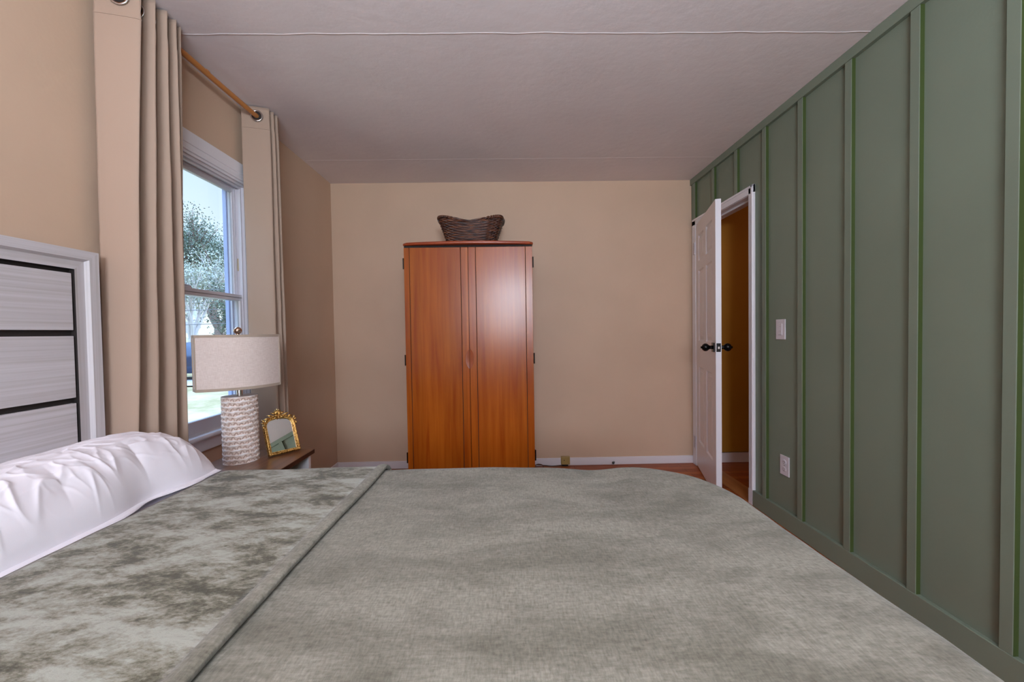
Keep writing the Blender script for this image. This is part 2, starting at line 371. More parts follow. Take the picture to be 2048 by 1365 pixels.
def knob_part(sgn):
    b = MB(); y0 = 0.0 if sgn < 0 else 0.035
    b.box(KX-0.032, KX+0.032, y0, y0+sgn*0.008, KZ-0.032, KZ+0.032, M=DM, b=0.0025)
    R = DM @ Matrix.Translation((KX, y0, KZ)) @ Matrix.Rotation(PI/2*(1 if sgn < 0 else -1), 4, 'X')
    prof = [(0.0, 0.004), (0.013, 0.006), (0.012, 0.018), (0.013, 0.028), (0.020, 0.034), (0.0265, 0.044), (0.0275, 0.053), (0.025, 0.063), (0.018, 0.071), (0.008, 0.075), (0.0075, 0.082), (0.0, 0.083)]
    b.lathe(prof, 28, M=R); return b
tag(knob_part(-1).build('door_knob', M_black, door), 'black round knob on the room side')
tag(knob_part(1).build('door_knob', M_black, door), 'black round knob on the hall side')
b_ = MB(); b_.box(DW, DW+0.0015, 0.004, 0.031, KZ-0.029, KZ+0.029, M=DM, b=0.0005); lp = b_.build('latch_plate', M_black, door)
b_ = MB(); b_.box(DW+0.001, DW+0.010, 0.011, 0.024, KZ-0.010, KZ+0.008, M=DM, b=0.002); b_.build('latch_bolt', M_chrome, lp)
for z in (1.84, 0.20):
    b_ = MB()
    for q in range(5): b_.tube([hinge+Vector((-0.006, 0.012, z-0.05+0.02*q+0.001)), hinge+Vector((-0.006, 0.012, z-0.05+0.02*q+0.019))], 0.0065, 10)
    b_.box(XR-0.019, XR-0.016, 3.384, 3.412, z-0.05, z+0.05)
    b_.build('hinge', M_hinge, door)

# ---- window
win = empty('window_1', (XL, 1.96, WZ0), kind='structure')
b_ = MB()
b_.box(XL, XL+0.018, WY0-0.095, WY0, WZ0-0.0, WZ1+0.105, b=0.003)
b_.box(XL, XL+0.018, WY1, WY1+0.095, WZ0-0.0, WZ1+0.105, b=0.003)
b_.box(XL, XL+0.018, WY0, WY1, WZ1+0.045, WZ1+0.105, b=0.003)
b_.box(XL, XL+0.014, WY0, WY1, WZ1+0.024, WZ1+0.05, b=0.004); b_.box(XL, XL+0.018, WY0, WY1, WZ1+0.012, WZ1+0.026, b=0.004); b_.box(XL, XL+0.010, WY0, WY1, WZ1, WZ1+0.014, b=0.003)
b_.box(XL, XL+0.014, WY1-0.002, WY1+0.02, WZ0, WZ1, b=0.004)
b_.build('window_frame', M_white, win)
b_ = MB(); xj = XL-0.112
b_.box(xj+0.005, XL, WY1-0.014, WY1, WZ0, WZ1); b_.box(xj+0.005, XL, WY0, WY0+0.014, WZ0, WZ1); b_.box(xj+0.005, XL, WY0, WY1, WZ1-0.014, WZ1)
for x in (XL-0.018, XL-0.051, XL-0.080):     # sash tracks
    b_.box(x-0.004, x+0.004, WY1-0.024, WY1-0.0135, WZ0, WZ1-0.0235); b_.box(x-0.004, x+0.004, WY0+0.0135, WY0+0.024, WZ0, WZ1-0.0235); b_.box(x-0.004, x+0.004, WY0+0.0135, WY1-0.0135, WZ1-0.0235, WZ1-0.0135)
b_.build('window_jamb', M_vinyl, win)
b_ = MB(); b_.box(XL-0.10, XL+0.045, WY0-0.095, WY1+0.095, WZ0-0.022, WZ0, b=0.008); b_.box(XL-0.108, XL-0.05, WY0, WY1, WZ0-0.001, WZ0+0.012); b_.build('window_sill', M_white, win)
b_ = MB(); b_.box(XL, XL+0.018, WY0-0.08, WY1+0.08, WZ0-0.085, WZ0-0.022, b=0.004); b_.build('apron', M_white, win)
def sash(x0, x1, z0, z1, st, bt, tp, name):
    b = MB(); y0, y1 = WY0+0.014, WY1-0.014
    b.box(x0, x1, y0, y0+st, z0, z1, b=0.002); b.box(x0, x1, y1-st, y1, z0, z1, b=0.002)
    b.box(x0, x1, y0+st, y1-st, z0, z0+bt, b=0.002); b.box(x0, x1, y0+st, y1-st, z1-tp, z1, b=0.002)
    o = b.build(name, M_vinyl, win); g = MB(); xm = (x0+x1)/2
    g.box(xm-0.002, xm+0.002, y0+st-0.004, y1-st+0.004, z0+bt-0.004, z1-tp+0.004); g.build('glass_pane', M_glass, o); return o
MR = 1.378
us = sash(XL-0.076, XL-0.054, MR-0.018, WZ1-0.014, 0.018, 0.034, 0.030, 'upper_sash')
ls = sash(XL-0.048, XL-0.022, WZ0-0.001, MR+0.016, 0.024, 0.059, 0.034, 'lower_sash')
b_ = MB(); b_.box(XL-0.0225, XL-0.0195, WY0+0.02, WY1-0.02, MR-0.003, MR-0.0005); b_.build('rail_groove', mat('grey_groove', (0.2, 0.17, 0.18), 0.7), ls)
b_ = MB(); b_.box(XL-0.066, XL-0.030, 1.83, 1.95, MR+0.016, MR+0.024, b=0.003); b_.tube([(XL-0.05, 1.87, MR+0.024), (XL-0.05, 1.91, MR+0.032), (XL-0.045, 1.96, MR+0.026)], 0.006, 8); b_.build('sash_lock', M_vinyl, ls)
b_ = MB(); b_.box(XL-0.046, XL-0.040, WY1-0.0155, WY1-0.0125, 1.53, 1.60, b=0.001); b_.build('balance_clip', mat('brass_clip', (0.5, 0.38, 0.2), 0.4, 0.8), win)
b_ = MB()
b_.box(xj-0.003, xj+0.016, WY1-0.022, WY1-0.010, WZ0, WZ1); b_.box(xj-0.003, xj+0.016, WY0+0.010, WY0+0.022, WZ0, WZ1); b_.box(xj-0.003, xj+0.016, WY0, WY1, WZ1-0.022, WZ1-0.008)
b_.box(xj-0.02, XL-0.094, WY0, WY1, WZ0+0.0, WZ0+0.020)
b_.build('exterior_frame', M_ext, win)

# ================================================================== BED
BZ = 0.68; BX1 = 0.695; BY1 = 1.445; BY0 = -0.10
bed = empty('bed', (-0.35, 0.66, 0), 'queen bed with streaked white plank headboard under a sage blanket', 'bed')
HX = -1.385; HY1 = 1.402; HY0 = -0.12; HZ = 1.452
b_ = MB()
def hframe(b):
    w = 0.070; wt = 0.064; d = 0.045
    # mitred frame with a bevelled step: outer flat, inner sloping band
    def strip(P0, P1, mi):   # P lists of (y,z, x) profile at both ends
        b.grid([P0, P1], mi, False)
    def prof(y_out, z_out, sy, sz):
        return [(HX-d, y_out, z_out), (HX-0.004, y_out, z_out), (HX, y_out-sy*0.004*0, z_out), (HX, y_out+sy*w*0.45, z_out+sz*wt*0.45), (HX-0.012, y_out+sy*w*0.55, z_out+sz*wt*0.55), (HX-0.010, y_out+sy*w, z_out+sz*wt)]
    TR = prof(HY1, HZ, -1, -1); TL = prof(HY0, HZ, 1, -1)
    BR = [(p[0], p[1], 0.0) for p in TR]; BL = [(p[0], p[1], 0.0) for p in TL]
    strip(TR, TL, 0); strip(TR, BR, 1); strip(TL, BL, 1)
    for A, B in ((TR, TL), (TR, BR), (TL, BL)):      # inner return of the frame, coloured dark to paint in the recess shadow
        strip([A[-1], (HX-0.036, A[-1][1], A[-1][2])], [B[-1], (HX-0.036, B[-1][1], B[-1][2])], 2)
hframe(b_); b_.build('headboard_frame', [M_hbH, M_hbV, M_dark], bed)
b_ = MB(); b_.box(HX-0.044, HX-0.028, HY0+0.03, HY1-0.03, 0.25, HZ-0.03); b_.build('headboard_backing', M_dark, bed)
zz = [(0.54, 0.745), (0.762, 0.957), (0.974, 1.170), (1.187, 1.370)]
zz = [(0.54, 0.742), (0.755, 0.953), (0.971, 1.171), (1.190, 1.374)]
for z0, z1 in zz:
    b_ = MB(); b_.box(HX-0.030, HX-0.014, HY0+0.075, HY1-0.0755, z0, z1, b=0.0015); b_.build('headboard_plank', M_hbH, bed)
b_ = MB(); b_.box(-1.36, BX1-0.05, BY0+0.05, BY1-0.05, 0.10, 0.38, b=0.01); b_.build('box_spring', cloth('grey_ticking', (0.4, 0.38, 0.38)), bed)
b_ = MB(); b_.box(-1.375, BX1-0.07, BY0+0.035, BY1-0.035, 0.38, 0.668, b=0.045); b_.build('mattress', M_sheet, bed)
for x in (-1.30, BX1-0.12):
    for y in (BY0+0.12, BY1-0.12):
        b_ = MB(); b_.tube([(x, y, 0), (x, y, 0.10)], 0.025, 12); b_.build('leg', M_black, bed)

# ---- blanket
def drape(X, Y, R=0.34, r=0.055, off=0.0, x_open=True):
    ax1 = BX1 - R; ay0, ay1 = BY0 + R, BY1 - R
    cx = min(X, ax1); cyy = min(max(Y, ay0), ay1)
    # straight sides keep a small inset, the foot corners are rounded
    vx, vy = X-cx, Y-cyy; d = math.hypot(vx, vy)
    if d < 1e-9: return Vector((X, Y, BZ+off)), Vector((0,0,1))
    ux, uy = vx/d, vy/d; flat = R - r
    if d <= flat: return Vector((X, Y, BZ+off)), Vector((0,0,1))
    a = (d-flat)/r
    if a < PI/2:
        rr = flat + (r+off)*math.sin(a); z = BZ - r + (r+off)*math.cos(a)
        return Vector((cx+ux*rr, cyy+uy*rr, z)), Vector((ux*math.sin(a), uy*math.sin(a), math.cos(a)))
    dn = d - flat - r*PI/2
    rip = 0.012*math.sin(9*(X*uy - Y*ux)+2)*min(1, dn/0.25)
    rr = R + off + rip + dn*0.05
    return Vector((cx+ux*rr, cyy+uy*rr, max(0.06, BZ - r - dn))), Vector((ux, uy, 0))
def wave(X, Y):
    return 0.0055*noise.noise(Vector((X*2.2, Y*2.6, 1.3))) + 0.0022*noise.noise(Vector((X*7, Y*9, 5))) - 0.010*math.exp(-((X-0.30)/0.10)**2)*max(0, min(1, (Y-0.9)/0.4)) + 0.003*max(0, min(1, (Y-0.9)/0.4)) - 0.006*math.exp(-((X-0.30)/0.12)**2)*0.4
bl = empty('blanket', (-0.15, 0.66, BZ), 'sage green chenille blanket folded back near the pillow on the bed', 'blanket')
b_ = MB(); nx, ny = 200, 190; drop = 0.52
xs = [-0.975 + (BX1+drop*0.9+0.975)*i/nx for i in range(nx+1)]; ys = [BY0-drop + (BY1-BY0+2*drop)*j/ny for j in range(ny+1)]
P = []
for X in xs:
    row = []
    for Y in ys:
        p, n = drape(X, Y); w = wave(X, Y) if n.z > 0.2 else 0
        row.append(tuple(p + Vector((0,0,w)) + n*0.004))
    P.append(row)
b_.grid(P); bo = b_.build('blanket_body', M_blanket, bl); addmod(bo, 'SOLIDIFY', thickness=0.006, offset=-1)
# turned-down cuff: profile in x swept along y
prof = []   # (x, offset above surface)
FX = -0.432
for i in range(41): prof.append((-1.008 + (FX-0.034+1.008)*i/40, 0.013))
prof[0] = (-0.998, 0.002); prof[1] = (-1.006, 0.007)
for i in range(1, 13):
    a = PI*i/12; prof.append((FX-0.034 + 0.001 + 0.0 + 0.033*(0.5-0.5*math.cos(a))*1.0, 0.016 + 0.0055*math.sin(a)))
prof += [(FX-0.0005, 0.013), (FX-0.001, 0.008), (FX-0.006, 0.0045)]
b_ = MB(); P = []; ns = 260
for X, off in prof:
    row = []
    for j in range(ns+1):
        Y = BY0-drop + (BY1-BY0+2*drop)*j/ns
        sk = 0.016*noise.noise(Vector((Y*1.7, 3.1, 0)))*(1 if X > -0.6 else max(0, (X+1.0)/0.4)) + 0.018*(Y-0.75) * (1 if X > -0.6 else 0.5)
        p, n = drape(X+sk, Y); w = wave(X, Y) if n.z > 0.2 else 0
        wr = 0.006*noise.noise(Vector((X*9, Y*7, 9))) if (off > 0.015 and X < -0.48 and n.z > 0.2) else 0
        row.append(tuple(p + Vector((0,0,w)) + n*(0.004+off+wr)))
    P.append(row)
b_.grid(P)
npr = len(prof)
b_.mi = []; nf = 0
for i in range(npr-1):
    for j in range(ns): b_.mi.append(1 if i >= 40 else 0)
cuff = b_.build('folded_cuff', [M_plush, M_blanket], bl); tag(cuff, 'crushed plush reverse side with a rounded hem')

# ---- pillow
def crease(x, y, z, sh=5.0):
    return max(0.0, 1-abs(noise.noise(Vector((x, y, z))))*sh)**1.5
def pillow():
    nu, nv = 190, 420; top = []; bot = []
    yc, hy = 0.974, 0.472
    for i in range(nu+1):
        u = -1 + 2*i/nu; rt = []; rb = []
        for j in range(nv+1):
            v = -1 + 2*j/nv
            eu = max(0.0, 1-abs(u)**2.8)**0.62; ev = max(0.0, 1-abs(v)**8)**0.42
            sx = 0.176*(1 - 0.05*abs(v)**8) - (0.026*math.exp(-((v-0.45)/0.20)**2) if u > 0 else 0)*u
            sy = hy*(1-0.035*max(0, u)**4 - 0.03*max(0, -u)**4)
            x = -1.198 + u*sx; y = yc + v*sy
            e = max(0, min(1, 3.0*min(1-abs(u), (1-abs(v))*2.0)))
            front = math.exp(-((u-0.80)/0.30)**2); endw = math.exp(-((v-0.88)/0.17)**2); mid = 1-0.6*front; back = 1 if u > 0.1 else max(0.25, 1+(u-0.1)*1.5)
            wx = x + 0.03*noise.noise(Vector((x*5, y*5, 3))); wy = y + 0.03*noise.noise(Vector((x*5, y*5, 8)))
            w = -0.022*front*crease(wx*4, wy*11, 2, 3.0)*(0.5+0.5*noise.noise(Vector((y*3, 0, 5)))+0.3)
            w += 0.010*front*crease(wx*9+wy*5, wy*17, 6, 4.0)
            w += 0.0045*mid*crease(wx*9+wy*5, wy*6-wx*3, 11, 6.0) + 0.003*mid*crease(wx*15, wy*6+wx*6, 15, 6.0)
            w += -0.012*endw*crease(wx*17, wy*5, 20, 3.0) + 0.004*crease(wx*24-wy*9, wy*16, 24, 5.0)*e
            w += 0.007*noise.noise(Vector((x*5, y*4, 30)))
            z = 0.692 + 0.168*eu*ev + back*w*(e**0.4)*(0.55+0.45*eu*ev)
            rt.append((x, y, max(z, 0.689))); rb.append((x, y, 0.688 - 0.002*eu*ev))
        top.append(rt); bot.append(rb)
    b = MB(); b.grid(top); b.grid([r[:] for r in bot][::-1])
    return b, top
b_, top = pillow()
pl = b_.build('pillow', M_sheet); tag(pl, 'plump white cotton pillow lying against the white plank headboard', 'pillow')
# seam flange round the front edge
b_ = MB(); rim = [Vector(p) for p in top[-1]]
rows = [[], [], []]
for j, p in enumerate(rim):
    wv = 0.010*noise.noise(Vector((p.y*9, 0, 0)))
    rows[0].append(tuple(p + Vector((-0.006, 0, 0.006)))); rows[1].append(tuple(p + Vector((0.004+wv, 0, 0.0005)))); rows[2].append(tuple(p + Vector((0.018+wv*1.6, 0, -0.002+abs(wv)*0.5))))
b_.grid(rows); fl = b_.build('seam_flange', M_sheet, pl); addmod(fl, 'SOLIDIFY', thickness=0.0015)

# ================================================================== NIGHTSTAND
NX1, NX0, NY0, NY1, NZ = -0.955, -1.325, 1.500, 1.992, 0.600
ns_ = empty('nightstand', (-1.14, 1.745, 0), 'open-front white nightstand with a walnut brown top beside the bed', 'nightstand')
b_ = MB(); b_.box(NX0, NX1, NY0, NY1, NZ-0.020, NZ, b=0.002); b_.box(NX1-0.002, NX1+0.001, NY0, NY1, NZ-0.0205, NZ-0.0012, mi=1); b_.build('table_top', [M_walnut, mat('dark_edge_band', (0.035, 0.014, 0.010), 0.4)], ns_)
M_nwhite = mat('white_lacquer', (0.74, 0.72, 0.74), 0.4)
for y0 in (NY0+0.012, NY1-0.036):
    b_ = MB(); b_.box(NX0+0.005, NX1-0.012, y0, y0+0.022, 0.06, NZ-0.020, b=0.001); b_.build('side_panel', M_nwhite, ns_)
b_ = MB(); b_.box(NX0+0.005, NX0+0.017, NY0+0.034, NY1-0.036, 0.12, NZ-0.020); b_.build('back_panel', M_nwhite, ns_)
b_ = MB(); b_.box(NX0+0.017, NX1-0.03, NY0+0.034, NY1-0.036, 0.34, 0.358); b_.build('shelf', M_walnut, ns_)
b_ = MB(); b_.box(NX0+0.017, NX1-0.016, NY0+0.034, NY1-0.036, 0.10, 0.318, b=0.002); dr = b_.build('drawer', M_nwhite, ns_)
b_ = MB(); b_.ball((NX1-0.006, 1.746, 0.21), 0.012); b_.build('drawer_knob', M_chrome, dr)
for x in (NX0+0.03, NX1-0.04):
    for y in (NY0+0.03, NY1-0.03):
        b_ = MB(); b_.box(x-0.012, x+0.012, y-0.012, y+0.012, 0, 0.061); b_.build('foot', M_walnut, ns_)

# ================================================================== LAMP
LC = Vector((-1.200, 1.822, 0)); a0 = Vector((-1.311, 1.700, 0)); a1 = Vector((-1.086, 1.940, 0))
lx = (a1-a0).normalized(); ly = Vector((0,0,1)).cross(lx)   # ly points to the wall side
LM = frame_matrix((LC.x, LC.y, NZ), lx, ly, (0,0,1))
lamp = empty('table_lamp', (LC.x, LC.y, NZ), 'table lamp with scalloped ceramic base and oatmeal linen shade on the nightstand', 'lamp')
def lamp_base():
    nu, nv = 460, 380; HB = 0.296; rows_n = 14; ax, ay = 0.0700, 0.0600
    peri = 2*PI*math.sqrt((ax*ax+ay*ay)/2); cells = 20
    P = []; val = []
    for j in range(nv+1):
        t = j/nv; z = t*HB; row = []; vr = []
        for i in range(nu):
            a = 2*PI*i/nu; c = a/(2*PI)*cells
            zr = t*rows_n + 0.10*math.sin(a*7+math.floor(t*rows_n)*1.7) + 0.05*math.sin(a*17+3*t*rows_n)
            rw = math.floor(zr); v = zr - rw; u = (c + 0.5*(rw % 2)) % 1.0 - 0.5
            ridge = math.exp(-(min(v, 1-v)/0.13)**2)
            d = math.hypot(u*1.0, max(0, v-0.12)*0.82) if v > 0.12 else abs(u)
            ring = math.exp(-((d-0.34)/0.075)**2) * (1 if 0.10 < v < 0.9 else 0)
            h = 0.0014*ridge - 0.0040*ring + 0.0004*noise.noise(Vector((c*3, zr*3, 0)))
            ed = min(1, (1-t)*60, t*60)
            x, y = math.cos(a)*(ax + h*ed), math.sin(a)*(ay + h*ed)
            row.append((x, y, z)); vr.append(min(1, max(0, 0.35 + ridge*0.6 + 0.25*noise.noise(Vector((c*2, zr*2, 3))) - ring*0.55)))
        P.append(row); val.append(vr)
    b = MB(); b.grid(P, close_v=True, M=LM)
    nb = len(b.v); flat = [x for r in val for x in r]
    b.add([(math.cos(2*PI*i/60)*ax*0.998, math.sin(2*PI*i/60)*ay*0.998, HB) for i in range(60)], [tuple(range(60))], M=LM)
    b.add([(math.cos(2*PI*i/60)*ax, math.sin(2*PI*i/60)*ay, 0.0005) for i in range(60)], [tuple(range(60))], M=LM)
    flat += [0.2]*120
    return b, flat
M_cer = mat('whitewashed_terracotta', (0.6, 0.5, 0.45), 0.5)
at_ = N(M_cer, 'ShaderNodeAttribute', attribute_name='glaze')
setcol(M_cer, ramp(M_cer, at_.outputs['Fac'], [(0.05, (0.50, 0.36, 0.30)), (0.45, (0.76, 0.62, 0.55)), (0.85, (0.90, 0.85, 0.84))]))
b_, flat = lamp_base(); lb = b_.build('lamp_base', M_cer, lamp)
att = lb.data.attributes.new('glaze', 'FLOAT', 'POINT'); att.data.foreach_set('value', flat)
b_ = MB(); b_.tube([(0,0,0.294), (0,0,0.345), (0,0,0.36)], [0.012, 0.012, 0.006], 20, M=LM); b_.tube([(0,0,0.36), (0,0,0.578)], 0.004, 10, M=LM); b_.build('neck', M_chrome, lamp)
SH0, SH1 = 0.930-NZ, 1.168-NZ; SW = 0.160; SD = 0.062; EN = 0.020
def shade_outline(n=40, g=0.0):
    pts = []
    for i in range(n+1):
        u = -1+2*i/n; pts.append((u*(SW+g), -(EN + SD*(1-u*u)) - g))
    for i in range(n+1):
        u = 1-2*i/n; pts.append((u*(SW+g), (EN + SD*(1-u*u)) + g))
    return pts
b_ = MB(); o_ = shade_outline(); i_ = shade_outline(g=-0.002)
b_.grid([[(x, y, SH0) for x, y in o_], [(x, y, SH1) for x, y in o_], [(x, y, SH1) for x, y in i_], [(x, y, SH0) for x, y in i_]], 0, False, close_u=True, close_v=True, M=LM)
shd = b_.build('lamp_shade', M_linen, lamp)
g_ = shade_outline(g=0.0012); b_ = MB()
for z0, z1 in ((SH0-0.001, SH0+0.011), (SH1-0.010, SH1+0.001)):
    b_.grid([[(x, y, z0) for x, y in g_], [(x, y, z1) for x, y in g_], [(x, y, z1) for x, y in i_], [(x, y, z0) for x, y in i_]], 0, False, close_u=True, close_v=True, M=LM)
for sx in (-1, 1):
    for sy in (-1, 1):
        b_.tube([(sx*(SW+0.0005), sy*(EN+0.0005), SH0), (sx*(SW+0.0005), sy*(EN+0.0005), SH1)], 0.003, 6, M=LM)
b_.build('shade_binding', M_linentrim, shd)
b_ = MB(); b_.tube([(-SW+0.003, 0, SH1-0.012), (SW-0.003, 0, SH1-0.012)], 0.002, 6, M=LM)
b_.tube([(0, -EN-SD+0.003, SH1-0.012), (0, EN+SD-0.003, SH1-0.012)], 0.002, 6, M=LM); b_.build('shade_spider', M_chrome, shd)
b_ = MB(); b_.tube([(0,0,SH1-0.012), (0,0,SH1+0.004)], 0.007, 14, M=LM); c_ = LM @ Vector((0,0,SH1+0.019)); b_.ball(c_, 0.0165, seg=28)
b_.build('finial', mat('bronze_ball', (0.62, 0.40, 0.28), 0.12, 1.0), lamp)
b_ = MB(); b_.ball(LM @ Vector((0,0,0.43)), 0.028, sc=(1,1,1.25)); b_.build('bulb', mat('frosted_bulb', (0.8, 0.8, 0.78), 0.4), lamp)

# ================================================================== GILT MIRROR
w_ = Vector((0.629, 0.777, 0)).normalized(); n_ = Vector((w_.y, -w_.x, 0)); lean = 0.425
upv = (-n_*math.sin(lean) + Vector((0,0,1))*math.cos(lean)).normalized(); nrm = w_.cross(upv).normalized()
if nrm.dot(n_) < 0: nrm = -nrm
MM = frame_matrix(Vector((-1.056, 1.914, NZ+0.004)), w_, upv, nrm)
M_gold = mat('antique_gilt', (0.70, 0.40, 0.12), 0.34, 0.9)
gf = noise_fac(M_gold, coords(M_gold), 160, 4); setcol(M_gold, ramp(M_gold, gf, [(0.35, (0.16, 0.06, 0.015)), (0.55, (0.72, 0.42, 0.12)), (0.75, (0.80, 0.54, 0.22))]))
mir = empty('mirror', tuple(MM.translation), 'small arched mirror in ornate gilt frame on the nightstand, right of the lamp', 'mirror')
hw, hh, rc = 0.057, 0.171, 0.042      # inner opening half width, height of arch top, corner radius
def arch(off, n=14, y0=0.014):
    pts = [(-hw-off, y0-off), ]
    top = hh+off; r = rc+off
    for i in range(n+1):
        a = PI - PI/2*i/n; pts.append((-hw-off + r + r*math.cos(a), top - r*0.80 + r*0.80*math.sin(a) + 0.0))
    for i in range(n+1):
        a = PI/2 - PI/2*i/n; pts.append((hw+off - r + r*math.cos(a), top - r*0.80 + r*0.80*math.sin(a)))
    pts.append((hw+off, y0-off)); return pts
b_ = MB()
prf = [(-0.001, 0.000), (-0.001, 0.006), (0.002, 0.0075), (0.0045, 0.0055), (0.0065, 0.010), (0.0095, 0.012), (0.0125, 0.009), (0.014, 0.002), (0.014, -0.008)]
b_.grid([[(x, y, d) for x, y in arch(o)] for o, d in prf], 0, True, close_v=True, M=MM)
mf = b_.build('mirror_frame', M_gold, mir)
b_ = MB()   # beading
def walk(pts, step):
    out = []; acc = 0
    for a, b in zip(pts, pts[1:]+pts[:1]):
        a = Vector(a); b = Vector(b); Ls = (b-a).length; t = step-acc
        while t < Ls: out.append(a + (b-a)*t/Ls); t += step
        acc = (acc + Ls) % step if Ls + acc >= step else acc + Ls
    return out
for p in walk(arch(0.0095, 20), 0.0062):
    b_.ball(MM @ Vector((p.x, p.y, 0.0118)), 0.0024, seg=8)
for p in walk(arch(0.0015, 20), 0.0040):
    b_.ball(MM @ Vector((p.x, p.y, 0.0066)), 0.0012, seg=6)
b_.build('beading', M_gold, mf)
b_ = MB(); pts = arch(0.0)
b_.add([(x, y, 0.001) for x, y in pts], [tuple(range(len(pts)))], M=MM)
b_.build('mirror_glass', mat('silvered_glass', (0.86, 0.88, 0.86), 0.015, 1.0), mir)
b_ = MB(); pts = arch(0.012); b_.add([(x, y, -0.004) for x, y in pts]+[(x, y, -0.008) for x, y in pts], [tuple(range(len(pts))), tuple(range(len(pts), 2*len(pts)))[::-1]], M=MM)
b_.build('backing_board', M_dark, mir)
b_ = MB(); e0 = MM @ Vector((0, 0.10, -0.008)); e1 = Vector((e0.x, e0.y, 0)) - n_*0.075 + Vector((0, 0, NZ+0.003)); b_.tube([e0, e1], 0.004, 6); b_.build('easel_leg', M_dark, mir)
# crest: shell fan, scrolls and leaves
b_ = MB(); cyb = hh+0.010
def leaf(x, y, ang, ln, wd, d=0.010):
    ln *= 1.10; wd *= 1.45
    pts = []
    for i in range(7):
        t = i/6; r = wd*math.sin(PI*min(1, t*0.9+0.08))
        pts.append((Vector((x+math.cos(ang)*ln*t, y+math.sin(ang)*ln*t, d+0.004*math.sin(PI*t))), max(0.0006, r)))
    b_.tube([MM @ p for p, r in pts], [r for p, r in pts], 8)
def scroll(x, y, r0, a0_, turn, d=0.010, r=0.0022):
    pts = []
    for i in range(16):
        t = i/15; a = a0_ + turn*t; rr = r0*(1-0.75*t); pts.append(MM @ Vector((x+math.cos(a)*rr, y+math.sin(a)*rr, d)))
    b_.tube(pts, [r*(1-0.3*i/15) for i in range(16)], 8)
for a in (-60, -38, -18, 0, 18, 38, 60):
    leaf(0, cyb+0.006, math.radians(90-a), 0.030-abs(a)*0.00013, 0.0036)
for s in (-1, 1):
    scroll(s*0.013, cyb+0.006, 0.011, PI/2-s*PI/2, -s*5.0); scroll(s*0.030, cyb+0.001, 0.009, PI/2-s*PI/2, s*5.0)
    leaf(s*0.010, cyb+0.008, math.radians(90-s*60), 0.022, 0.0032); leaf(s*0.024, cyb+0.003, math.radians(90-s*75), 0.024, 0.003)
    leaf(s*0.040, cyb-0.004, math.radians(90-s*100), 0.024, 0.003); scroll(s*0.050, cyb-0.009, 0.007, PI/2-s*PI/2, -s*4.5)
    leaf(s*0.064, cyb-0.024, math.radians(90-s*30), 0.018, 0.0034); leaf(s*0.066, cyb-0.028, math.radians(90-s*70), 0.014, 0.003); leaf(s*0.070, cyb-0.034, math.radians(-90+s*10), 0.02, 0.0028)
    leaf(s*0.006, cyb-0.004, math.radians(90-s*110), 0.018, 0.003)
pl_ = [(-0.052, cyb-0.020), (-0.040, cyb-0.006), (-0.024, cyb+0.001), (-0.012, cyb+0.010), (-0.005, cyb+0.021), (0.005, cyb+0.021), (0.012, cyb+0.010), (0.024, cyb+0.001), (0.040, cyb-0.006), (0.052, cyb-0.020), (0.0, cyb-0.008)]
b_.add([(x, y, 0.008) for x, y in pl_] + [(x, y, 0.002) for x, y in pl_], [tuple(range(11)), tuple(range(11, 22))[::-1]] + [(i, (i+1) % 11, 11+(i+1) % 11, 11+i) for i in range(11)], M=MM)
b_.ball(MM @ Vector((0, cyb+0.002, 0.014)), 0.005, seg=10); leaf(0, cyb+0.002, -PI/2, 0.014, 0.003)
b_.build('crest', M_gold, mir)

# ================================================================== CURTAINS
def catmull(pts, n):
    pts = [Vector(p) for p in pts]; out = []; m_ = len(pts)-1
    for k in range(n+1):
        t = k/n*m_; i = min(int(t), m_-1); f = t-i
        p0, p1, p2, p3 = pts[max(i-1,0)], pts[i], pts[i+1], pts[min(i+2, m_)]
        out.append(0.5*((2*p1)+(-p0+p2)*f+(2*p0-5*p1+4*p2-p3)*f*f+(-p0+3*p1-3*p2+p3)*f**3))
    return out
def curtain(name, topp, botp, zt, zb, label, seed, front):
    n = 150; T = catmull([(x,y,0) for x,y in topp], n); B = catmull([(x,y,0) for x,y in botp], n)
    root = empty(name, ((topp[0][0]+topp[-1][0])/2, (topp[0][1]+topp[-1][1])/2, zb), label, 'curtain', 'beige grommet curtains at the window')
    rows = 120; P = []
    for j in range(rows+1):
        t = j/rows; z = zt + (zb-zt)*t; s = min(1, t*1.15)**0.8; row = []
        for i in range(n+1):
            p = T[i]*(1-s) + B[i]*s
            d = (T[min(i+1,n)]-T[max(i-1,0)]).normalized(); nn = Vector((-d.y, d.x, 0))
            am = 0.0035*noise.noise(Vector((i*0.03+seed, z*2.2, seed))) + 0.0012*noise.noise(Vector((i*0.09, z*7, seed)))
            hd = 0.0018 if z > zt-0.105 else 0.0
            if i < n*0.018: hd += 0.001
            q = p + nn*(am + hd); zz2 = z - (0.012*(i/n)*seed*0 if j == 0 else 0)
            if j == 0: zz2 = z + 0.003*noise.noise(Vector((i*0.1, seed, 0)))
            row.append((q.x, q.y, zz2))
        P.append(row)
    b = MB(); b.grid(P); o = b.build('curtain_panel', M_curtain, root); addmod(o, 'SOLIDIFY', thickness=0.0025, offset=0)
    # stitched seam of the header and the side hem
    b = MB(); j = int(0.105/(zt-zb)*rows)+1
    xs_ = [i for i in range(0, int(n*0.17))]
    def off(i, jj):
        a, c = Vector(P[jj][i]), Vector(P[jj][min(i+1, n)]); d = (c-a); d.z = 0; d.normalize(); return a + Vector((d.y, -d.x, 0))*0.0022
    b.tube([off(i, j) for i in xs_], 0.0011, 5); ih = int(n*0.135)
    b.tube([off(ih, jj) for jj in range(0, rows)], 0.0011, 5)
    b.build('hem_seam', M_curtain, root)
    return root, T, P
RODX, RODZ = -1.362, 2.381
